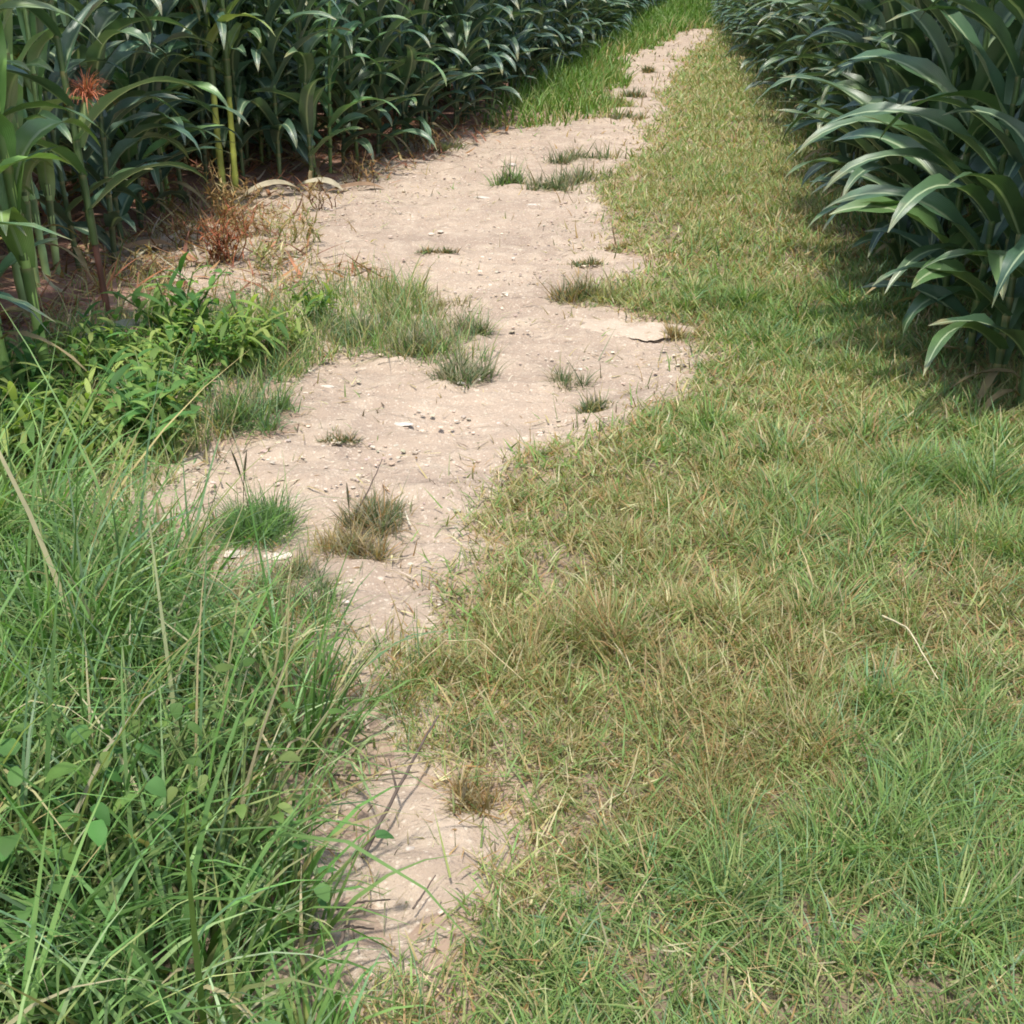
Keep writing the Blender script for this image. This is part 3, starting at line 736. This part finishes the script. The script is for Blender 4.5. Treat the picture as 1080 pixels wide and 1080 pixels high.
# broad-leaved weed seedlings in the long grass
def broad(px, py, h, n, lw, cols, label):
    x, y, z = at(px, py); root = empty('broadleaf_weed', (x, y, z), random.uniform(0, 6.3))
    st, fo = Buf(), Buf()
    for k in range(n):
        az = k * 2.4 + random.uniform(-.3, .3); ln = h * random.uniform(.45, 1.0); t = np.linspace(0, 1, 6); le = random.uniform(.2, .8)
        P = np.stack([np.cos(az) * ln * le * t ** 1.3, np.sin(az) * ln * le * t ** 1.3, ln * t], 1)
        V, Q, U = tube(P, np.linspace(.0035, .002, 6), 5); st.add(V, Q, (.14, .19, .06), U)
        sh = lambda t: (np.sin(np.pi * t ** .62) ** .7) * (1 + .06 * np.sin(t * 15)) + .03
        V, Q, U = leaf_strip(P[-1], (math.cos(az), math.sin(az), random.uniform(-.9, .9)), lw * random.uniform(1.7, 3.0), lw * random.uniform(.5, 1.0), .9, seg=10, across=4, foldk=.18, shape=sh)
        fo.add(V, Q, np.array(random.choice(cols)) * random.uniform(.8, 1.2), U)
    link('stem', st.mesh('stem', M_STALK), root); link('foliage', fo.mesh('foliage', M_WEED), root)
    return tag(root, label, 'weed')
BC = [(.15, .24, .06), (.11, .20, .05), (.19, .25, .08)]
broad(8, 960, .35, 26, .022, BC, 'yellowish broad-leaved weed at the left edge in the long grass')
broad(88, 955, .34, 26, .019, [(.08, .20, .05), (.11, .23, .07)], 'bright broad-leaved weed right of the yellowish one in the long grass')
broad(255, 925, .30, 24, .015, BC, 'small-leaved weed low in the middle of the long grass')
broad(310, 985, .22, 12, .014, [(.08, .19, .06), (.12, .22, .07)], 'blue-green small weed near the path edge in the long grass')
broad(205, 850, .32, 20, .014, [(.10, .19, .05), (.15, .22, .07)], 'pale small weed half hidden in the upper long grass')
broad(50, 1010, .30, 22, .018, [(.13, .23, .06), (.10, .20, .055)], 'dull green broad-leaved weed low in the bottom left long grass')
broad(150, 900, .32, 24, .017, [(.17, .25, .07), (.12, .21, .06)], 'yellow-green small-leaved weed between the bright and the pale weeds in the long grass')
broad(30, 660, .34, 12, .016, [(.13, .2, .05), (.16, .22, .07)], 'upright pale weed at the left edge above the long grass')

# ------------------------------------------------------------------ twigs and fallen leaves
def twig(pts, r0, label, col=(.11, .085, .07), name='twig', branch=None):
    P = []
    for px, py, dz in pts:
        x, y, _ = at(px, py); P.append((x, y, float(surf_z(np.array(x), np.array(y))) + dz))
    P = np.array(P); o = P[0].copy(); P = P - o
    t = np.linspace(0, 1, len(P)); tt = np.linspace(0, 1, 16)
    Pq = np.stack([np.interp(tt, t, P[:, k]) for k in range(3)], 1) + rng.normal(0, r0 * .18, (16, 3))
    b = Buf(); V, Q, U = tube(Pq, np.linspace(r0, r0 * .45, 16), 6); b.add(V, Q, col, U)
    if branch:
        u, dx, dy, dz = branch; p = np.array([np.interp(u, tt, Pq[:, k]) for k in range(3)])
        V, Q, U = tube(np.linspace(p, p + (dx, dy, dz), 6), np.linspace(r0 * .6, r0 * .3, 6), 5); b.add(V, Q, col, U)
    ob = link(name, b.mesh(name, M_WOOD)); ob.location = o
    return tag(ob, label, 'twig')
twig([(383, 915, .01), (420, 862, .05), (463, 797, .10)], .0045, 'long thin dark twig slanting up over the near bare patch', branch=(.5, -.02, .06, .03))
twig([(355, 966, .012), (380, 962, .014), (412, 960, .01)], .003, 'short dark twig lying level at the edge of the long grass')
twig([(358, 1010, .02), (366, 995, .035), (396, 999, .03)], .004, 'bent dark twig at the bottom of the bare patch', branch=(.6, .01, -.05, .02))
twig([(350, 823, .012), (400, 826, .016), (442, 821, .01)], .0026, 'thin dark twig lying across the dirt above the bare patch')
twig([(436, 714, .02), (470, 712, .09), (505, 715, .10), (552, 738, .05)], .0022, 'pale arching straw at the left tip of the dry verge', col=(.42, .35, .2))
twig([(488, 905, .01), (515, 920, .02), (540, 937, .012)], .002, 'pale straw stem lying right of the near bare patch', col=(.42, .34, .22))
twig([(436, 970, .01), (460, 943, .03)], .0022, 'short upright dark twig below the pale pebble')
twig([(372, 560, .02), (392, 540, .07), (405, 520, .1)], .0028, 'dark stem leaning behind the brownish straw tuft')
twig([(412, 600, .012), (465, 594, .02)], .0026, 'thin pale stem on the dirt right of the brownish tuft', col=(.40, .33, .24))
twig([(925, 690, .10), (950, 712, .12), (985, 742, .06)], .0026, 'pale straw lying on the grass right of the verge middle', col=(.5, .44, .28))

def fallen(px, py, ln, wd, az, arch, label, col):
    x, y, _ = at(px, py); z = float(surf_z(np.array(x), np.array(y)))
    t = np.linspace(-.5, .5, 15)
    P = np.stack([t * ln * math.cos(az), t * ln * math.sin(az) + .06 * np.sin(t * 5), .015 + arch * (1 - (t * 2) ** 2)], 1)
    W = wd * (1 - np.abs(t * 2) ** 2.2) + .002
    S = np.repeat(np.array([[-math.sin(az), math.cos(az), .35]]), 15, 0)
    V, Q, U = strip(P, S, W, lambda us: (np.abs(us)[None, :] * W[:, None] * .5)[:, :, None] * np.array((0, 0, 1.)), 4)
    b = Buf(); b.add(V, Q, col, U)
    o = link('fallen_leaf', b.mesh('fallen_leaf', M_DRY)); o.location = (x, y, z)
    return tag(o, label, 'dead leaf')
fallen(287, 210, .42, .03, .45, .07, 'pale dry corn leaf lying on soil left of its pair below the corn', (.46, .40, .28))
fallen(336, 204, .42, .032, -.5, .05, 'pale dry corn leaf lying on soil right of its pair below the corn', (.50, .45, .33))
fallen(120, 370, .5, .03, .9, .06, 'grey dry corn leaf bent to the ground by the dark stalk', (.30, .30, .24))
fallen(255, 212, .3, .02, -.2, .03, 'brown dry corn leaf beneath the yellowing corn', (.28, .2, .12))
fallen(150, 270, .35, .025, .3, .03, 'brown dry corn leaf on soil behind the dark stalk', (.26, .17, .1))
fallen(375, 205, .4, .025, .1, .03, 'rusty dry corn leaf on soil under the dark corn at the bend', (.30, .20, .13))

# ------------------------------------------------------------------ corn
CG = [(.085, .155, .075), (.07, .135, .07), (.10, .18, .07), (.06, .12, .065)]
def corn_leaf(P0, az, ln, wd, e0, e1, col, r, seg=12, across=4, powr=1.5, twist=0.0):
    t = np.linspace(0, 1, seg + 1)
    ang = e0 + (e1 - e0) * t ** powr
    azs = az + twist * t
    d = np.stack([np.cos(azs) * np.cos(ang), np.sin(azs) * np.cos(ang), np.sin(ang)], 1)
    P = np.concatenate([[np.asarray(P0, float)], np.asarray(P0) + np.cumsum(d[:-1] * ln / seg, 0)])
    S = np.stack([-np.sin(azs), np.cos(azs), np.zeros_like(azs)], 1)
    roll = r.uniform(-.5, .5) * t + r.uniform(-.15, .15)
    nrm = np.cross(d, S); nrm *= np.sign(nrm[:, 2:3] + 1e-6)
    S2 = S * np.cos(roll)[:, None] + nrm * np.sin(roll)[:, None]
    N2 = np.cross(d, S2); N2 *= np.sign((N2 * nrm).sum(1))[:, None]
    W = wd * (.5 + .5 * np.sin(np.clip(t / .38, 0, 1) * np.pi / 2)) * (1 - t ** 2.4) ** .85 + .0008
    ph = r.uniform(0, 6); fr = r.uniform(12, 20)
    def fold(us):
        up = np.abs(us)[None, :] * (.55 * (1 - t) + .12)[:, None] + (np.abs(us) ** 2)[None, :] * np.sign(us)[None, :] * .22 * np.sin(fr * t + ph)[:, None]
        return (up * W[:, None])[:, :, None] * N2[:, None, :]
    V, Q, U = strip(P, S2, W, fold, across)
    return V, Q, U

def make_corn(seed, H=2.1, nl=12, plane=0.0, cols=CG, stalkc=(.11, .17, .06), ear=True, silk=(.30, .10, .06), seg=12, across=4, low=.14, up=.0, dead=1, jitter=.7, ear_z=None, nsilk=70, silkl=1.0, wds=1.0, chaos=1.0, lns=1.0, lift=0, thick=1.0):
    r = random.Random(seed)
    parts = {}
    b = Buf(); t = np.linspace(0, 1, 34); bx, by = r.uniform(-.05, .05), r.uniform(-.05, .05)
    P = np.stack([bx * t ** 2, by * t ** 2, H * .86 * t - .02], 1)
    nodez = np.abs(((t * 11) % 1) - .5)
    rad = thick * (.0145 - .009 * t) * (1 + .12 * (nodez > .43)); 
    V, Q, U = tube(P, rad, 8)
    sc = np.array(stalkc); C = sc * np.where((nodez > .45)[:, None], 1.35, 1.0) * (1 - .0 * t[:, None]); C = np.repeat(C, 8, 0)
    b.add(V, Q, C, U); parts['stalk'] = b.mesh('stalk', M_STALK)
    b = Buf(); dz = Buf(); az = plane + r.uniform(-.3, .3)
    for k in range(nl):
        u = (k + .5) / nl; z = low + (H * .86 - low) * u ** .95
        p = np.array((bx * (z / H) ** 2, by * (z / H) ** 2, z))
        a = az + math.pi * k + r.uniform(-jitter, jitter)
        if low < .1: z = low + (H * .86 - low) * u ** 1.25; p = np.array((bx * (z / H) ** 2, by * (z / H) ** 2, z))
        big = math.sin(math.pi * (.22 + .62 * u))
        ln = (.36 + .40 * big) * r.uniform(.75, 1.15); wd = (.027 + .022 * big) * r.uniform(.85, 1.15) * wds; ln *= lns
        e0 = R(38 + 34 * u + up + r.uniform(-12, 12)); e1 = R(-66 + lift + 40 * u + r.uniform(-22, 25) * chaos)
        c = np.array(r.choice(cols)) * r.uniform(.85, 1.2)
        if k < dead and r.random() < .8:
            V, Q, U = corn_leaf(p, a, ln * .8, wd / wds * .34, R(35), R(-80), c, r, 8, 2, .6, r.uniform(-.8, .8))
            dz.add(V, Q, np.array((.33, .26, .14)) * r.uniform(.6, 1.1), U); continue
        V, Q, U = corn_leaf(p, a, ln, wd, e0, e1, c, r, seg, across, r.uniform(1.0, 1.9), r.uniform(-.45, .45) * chaos)
        b.add(V, Q, c, U)
        # sheath hugging the stalk below each leaf
        zz = np.linspace(z - .13, z + .01, 4); pp = np.stack([bx * (zz / H) ** 2, by * (zz / H) ** 2, zz], 1)
        V, Q, U = tube(pp, thick * (.0158 - .009 * u) * np.array([.95, 1.02, 1.08, 1.15]), 7); U[:, 0] = .2
        b.add(V, Q, np.array((.10, .155, .055)) * r.uniform(.8, 1.2), U)
    parts['foliage'] = b.mesh('foliage', M_CORN)
    if dz.n: parts['dead_leaf'] = dz.mesh('dead_leaf', M_DRY)
    if ear:
        z = ear_z or r.uniform(.82, 1.02); a = az + r.choice((0, math.pi)) + .3; tilt = r.uniform(.25, .4)
        d = np.array((math.cos(a) * math.sin(tilt), math.sin(a) * math.sin(tilt), math.cos(tilt)))
        tt = np.linspace(0, 1, 10); P = np.array((0, 0, z)) + np.array((math.cos(a), math.sin(a), 0)) * .015 + d * (tt * .21)[:, None]
        V, Q, U = tube(P, .024 * np.sin(np.pi * (.08 + .86 * tt)) ** .7 + .002, 9)
        b = Buf(); b.add(V, Q, (.19, .26, .09), U)
        for j in range(3):
            V, Q, U = leaf_strip(P[6], d + np.array((r.uniform(-.5, .5), r.uniform(-.5, .5), 0)), .12, .010, .3); b.add(V, Q, (.15, .22, .08), U)
        parts['ear'] = b.mesh('ear', M_STALK)
        n = nsilk; base = P[-2] + rng.normal(0, .006, (n, 3))
        V, Q, C = blades(base, rng.uniform(.05, .11, n) * silkl, rng.uniform(0, 6.3, n), rng.uniform(.0, 1.0, n), rng.uniform(.8, 2.6, n), np.full(n, .0032 * silkl), np.array(silk) * rng.uniform(.7, 1.3, (n, 1)), 4)
        s = Buf(); s.add(V, Q, C); parts['silk'] = s.mesh('silk', M_DRY)
    return parts

def put_corn(parts, x, y, rz, sc, tint, label, group=None):
    root = empty('corn_plant', (x, y, float(ground_z(x, y)) - .01), rz)
    root.scale = (sc, sc, sc * random.uniform(.95, 1.08))
    root.rotation_euler = (random.gauss(0, .035), random.gauss(0, .035), rz)
    e = None
    for nm in ('stalk', 'foliage', 'dead_leaf', 'ear'):
        if nm in parts:
            o = link(nm, parts[nm], root); o.color = (1, 1, 1, 1) if nm == 'dead_leaf' else (*tint, 1)
            if nm == 'ear': e = o
    if e is not None and 'silk' in parts: link('silk', parts['silk'], e)
    return tag(root, label, 'corn plant', group)

YG = [(.19, .28, .07), (.25, .33, .09), (.14, .23, .06)]
variants = [make_corn(10 + k, H=2.0 + .05 * k, nl=14 + k % 3, ear=(k % 3 == 0), dead=2 if k % 2 else 1) for k in range(9)]
left_v = [make_corn(110 + k, H=2.0 + .05 * k, nl=19 + k % 3, ear=(k % 4 == 0), dead=2, low=.05, jitter=1.5, chaos=2.4, lns=.88, wds=1.15) for k in range(8)]
near_v = [make_corn(130 + k, H=2.1, nl=21, ear=False, dead=2, low=.06, jitter=.9, chaos=1.5, wds=1.25, lns=1.0, lift=20) for k in range(6)]
light_v = [make_corn(40 + k, H=2.2, nl=11, cols=[(.14, .25, .08), (.12, .21, .07), (.19, .29, .10)], stalkc=(.30, .40, .14), ear=(k == 0), silk=(.40, .25, .08), up=26, dead=1, jitter=1.2, chaos=1.6, wds=1.15, lns=.8, lift=25, thick=1.35) for k in range(3)]
hero_red = make_corn(61, H=2.1, nl=11, plane=.4, stalkc=(.10, .045, .035), ear=True, silk=(.55, .20, .12), low=.42, dead=0, ear_z=.74, nsilk=220, silkl=1.45)
yellow_v = make_corn(62, H=2.0, nl=9, plane=1.2, cols=YG, stalkc=(.42, .46, .10), ear=False, low=.75, dead=0, thick=1.7)
pale_tip = make_corn(63, H=2.1, nl=12, plane=1.0, stalkc=(.25, .31, .1), cols=[(.10, .17, .05), (.15, .22, .07)], ear=True, silk=(.50, .33, .10), up=20)

def offset_line(f, ys, off):
    xs = f(ys); dx = np.gradient(xs, ys); n = np.sqrt(1 + dx ** 2)
    return xs + off / n, ys - off * dx / n
rowsL, rowsR = [], []
def walk(f, off, y0, y1, step):
    ys = np.linspace(y0, y1, 900); X_, Y_ = offset_line(f, ys, off)
    s = np.concatenate([[0], np.cumsum(np.hypot(np.diff(X_), np.diff(Y_)))])
    k = np.arange(0, s[-1], step) + rng.uniform(-.05, .05, len(np.arange(0, s[-1], step)))
    return np.interp(k, s, X_), np.interp(k, s, Y_)

def visible(x, y, margin=.5):
    dep = y * math.cos(PITCH) + (CAM_H - .7) * math.sin(PITCH)
    return dep > 0 and abs(x) < dep * 540 / F + margin

ind, rest = [], []
for side, f, sg in (('L', cl, -1), ('R', cr, 1)):
    for row in range(9):
        X_, Y_ = walk(f, sg * (.05 + row * .62), (4.05 if row == 0 else 3.2) if side == 'R' else 3.2, 52, .23 + .01 * row)
        for x, y in zip(X_, Y_):
            x += random.gauss(0, .05); y += random.gauss(0, .03)
            d_ = math.hypot(x, y)
            if side == 'R' and row and x < cr(y) + .2: continue
            if side == 'L' and row and x > cl(y) - .2: continue
            if not visible(x, y, .45): 
                if visible(x, y, 2.2) and row < 4: rest.append((x, y, side, row))
                continue
            rest_score = d_ + row * 5.5
            ind.append((rest_score, x, y, side, row))
ind.sort()
NIND = 262
chosen, more = ind[:NIND], ind[NIND:]
rest += [(x, y, s, r_) for _, x, y, s, r_ in more]

# hero plants first
def hero(px, py, parts, rz, sc, tint, label):
    x, y, _ = at(px, py)
    put_corn(parts, x, y, rz, sc, tint, label); return x, y
heroes = [
    hero(117, 347, hero_red, 0.0, 1.0, (1, 1, 1), 'corn plant with dark reddish-brown stalk and bright red silk before the left stand'),
    hero(14, 425, light_v[0], .5, 1.0, (1.35, 1.35, 1.1), 'light green corn plant with upright leaves at the far left edge'),
    hero(52, 405, light_v[1], 2.2, 1.0, (1.35, 1.35, 1.1), 'light green corn plant with pale stalk left of the reddish stalk'),
    hero(-8, 405, pale_tip, 1.2, .95, (1, 1, 1), 'corn plant with yellowish silk on its ear at the left edge'),
    hero(236, 203, yellow_v, .3, 1.0, (1, 1, 1), 'left one of two yellow-green bare-stalked corn plants behind the orange-brown dead weed'),
    hero(249, 203, yellow_v, 2.3, .95, (1, 1, .9), 'right one of two yellow-green bare-stalked corn plants behind the orange-brown dead weed'),
]
GL, GR = 'corn plants of the left stand', 'corn plants of the right stand'
def label_for(x, y, side, row):
    if side == 'L':
        if row == 0:
            if y < 6.5: return 'dark green corn plant in the front row of the left stand near the reddish stalk'
            if y < 9.2: return 'dark green front-row corn plant beside the yellowing pair in the left stand'
            if y < 12.3: return 'dark green front-row corn plant at the bend of the left stand above dry soil'
            return 'dark corn plant in the left stand bordering the bright green grass strip'
        return 'dark green corn plant behind the front row of the left stand'
    if row == 0:
        if y < 5.2: return 'near dark green front-row corn plant with big arching leaves at the right edge'
        if y < 9: return 'front-row corn plant of the right stand with leaf tips over the verge'
        return 'small far front-row corn plant of the right stand beside the dry verge'
    return 'corn plant behind the front row of the right stand'
for _, x, y, side, row in chosen:
    if any(math.hypot(x - a, y - b) < .14 for a, b in heroes): continue
    if side == 'L' and y < heroes[0][1] + .1 and any(math.hypot(a, b) > math.hypot(x, y) and abs(x / y - a / b) * y < .30 for a, b in heroes[:4]): continue
    v = random.choice(variants)
    if side == 'L': v = random.choice(left_v)
    if side == 'R': v = random.choice(left_v) if random.random() < .5 else v
    if side == 'R' and y < 7: v = random.choice(near_v) if random.random() < .6 else v
    if side == 'L' and y < 6.2 and row < 3 and random.random() < .8: v = random.choice(light_v)
    if side == 'R': rz = math.pi + random.gauss(0, 1.3)
    else: rz = random.uniform(0, 6.3)
    k = random.uniform(.85, 1.18)
    if side == 'L' and y > 6.3: k *= .9
    pale = side == 'L' and row < 2 and 7.2 < y < 10.6 and random.random() < .4
    if pale: k *= 1.75
    if side == 'R': k *= .8
    if side == 'L' and y < 6.3: k *= 1.25
    tint = (k * random.uniform(.92, 1.1), k, k * ((random.uniform(1.0, 1.3) if side == 'L' else random.uniform(.8, 1.02)) if not pale else .8))
    put_corn(v, x, y, rz, random.uniform(.9, 1.08), tint, label_for(x, y, side, row), GL if side == 'L' else GR)

# the remaining corn, farther rows: one mass
low_v = [make_corn(80 + k, H=2.05, nl=17, ear=False, seg=7, across=2, dead=1, low=.06, jitter=1.4, chaos=2.0) for k in range(5)]
def grab(me):
    n = len(me.vertices); V = np.empty(n * 3, np.float32); me.vertices.foreach_get('co', V)
    m = len(me.polygons); Q = np.empty(m * 4, np.int32); me.loops.foreach_get('vertex_index', Q)
    C = np.empty(n * 4, np.float32); me.color_attributes['tint'].data.foreach_get('color', C)
    U = np.zeros((n, 2), np.float32); uvl = np.empty(m * 8, np.float32); me.uv_layers[0].data.foreach_get('uv', uvl)
    U[Q] = uvl.reshape(-1, 2)
    return V.reshape(-1, 3), Q.reshape(-1, 4), C.reshape(-1, 4)[:, :3], U
lows = [(grab(p['stalk']), grab(p['foliage'])) for p in low_v]
# the stand that closes the far end of the view
for _ in range(420):
    x = random.uniform(-6, 16); y = random.uniform(54, 62)
    rest.append((x, y, 'E', 0))
buf = Buf()
for x, y, side, row in rest:
    a = random.uniform(0, 6.3) if side != 'R' else math.pi + random.gauss(0, .9)
    ca, sa = math.cos(a), math.sin(a); s = random.uniform(.9, 1.1); z = float(ground_z(x, y)); k = random.uniform(.85, 1.15)
    for V, Q, C, U in random.choice(lows):
        P = np.stack([V[:, 0] * ca - V[:, 1] * sa, V[:, 0] * sa + V[:, 1] * ca, V[:, 2]], 1) * s + (x, y, z)
        buf.add(P, Q, C * k * (.85, .9, .98), U)
tag(link('corn_field', buf.mesh('corn_field', M_CORN)), 'far mass of dark corn filling the fields behind the front rows', 'corn field', kind='stuff')
print('corn rest', len(rest), 'visible', len(ind))

# ------------------------------------------------------------------ render settings
SC.view_settings.view_transform = 'Standard'; SC.view_settings.look = 'None'; SC.view_settings.gamma = 1
SC.view_settings.exposure = 0.72
SC.render.engine = 'CYCLES'
SC.cycles.use_denoising = True
SC.cycles.max_bounces = 5; SC.cycles.transmission_bounces = 4; SC.cycles.diffuse_bounces = 3; SC.cycles.glossy_bounces = 2
SC.cycles.filter_width = 1.8
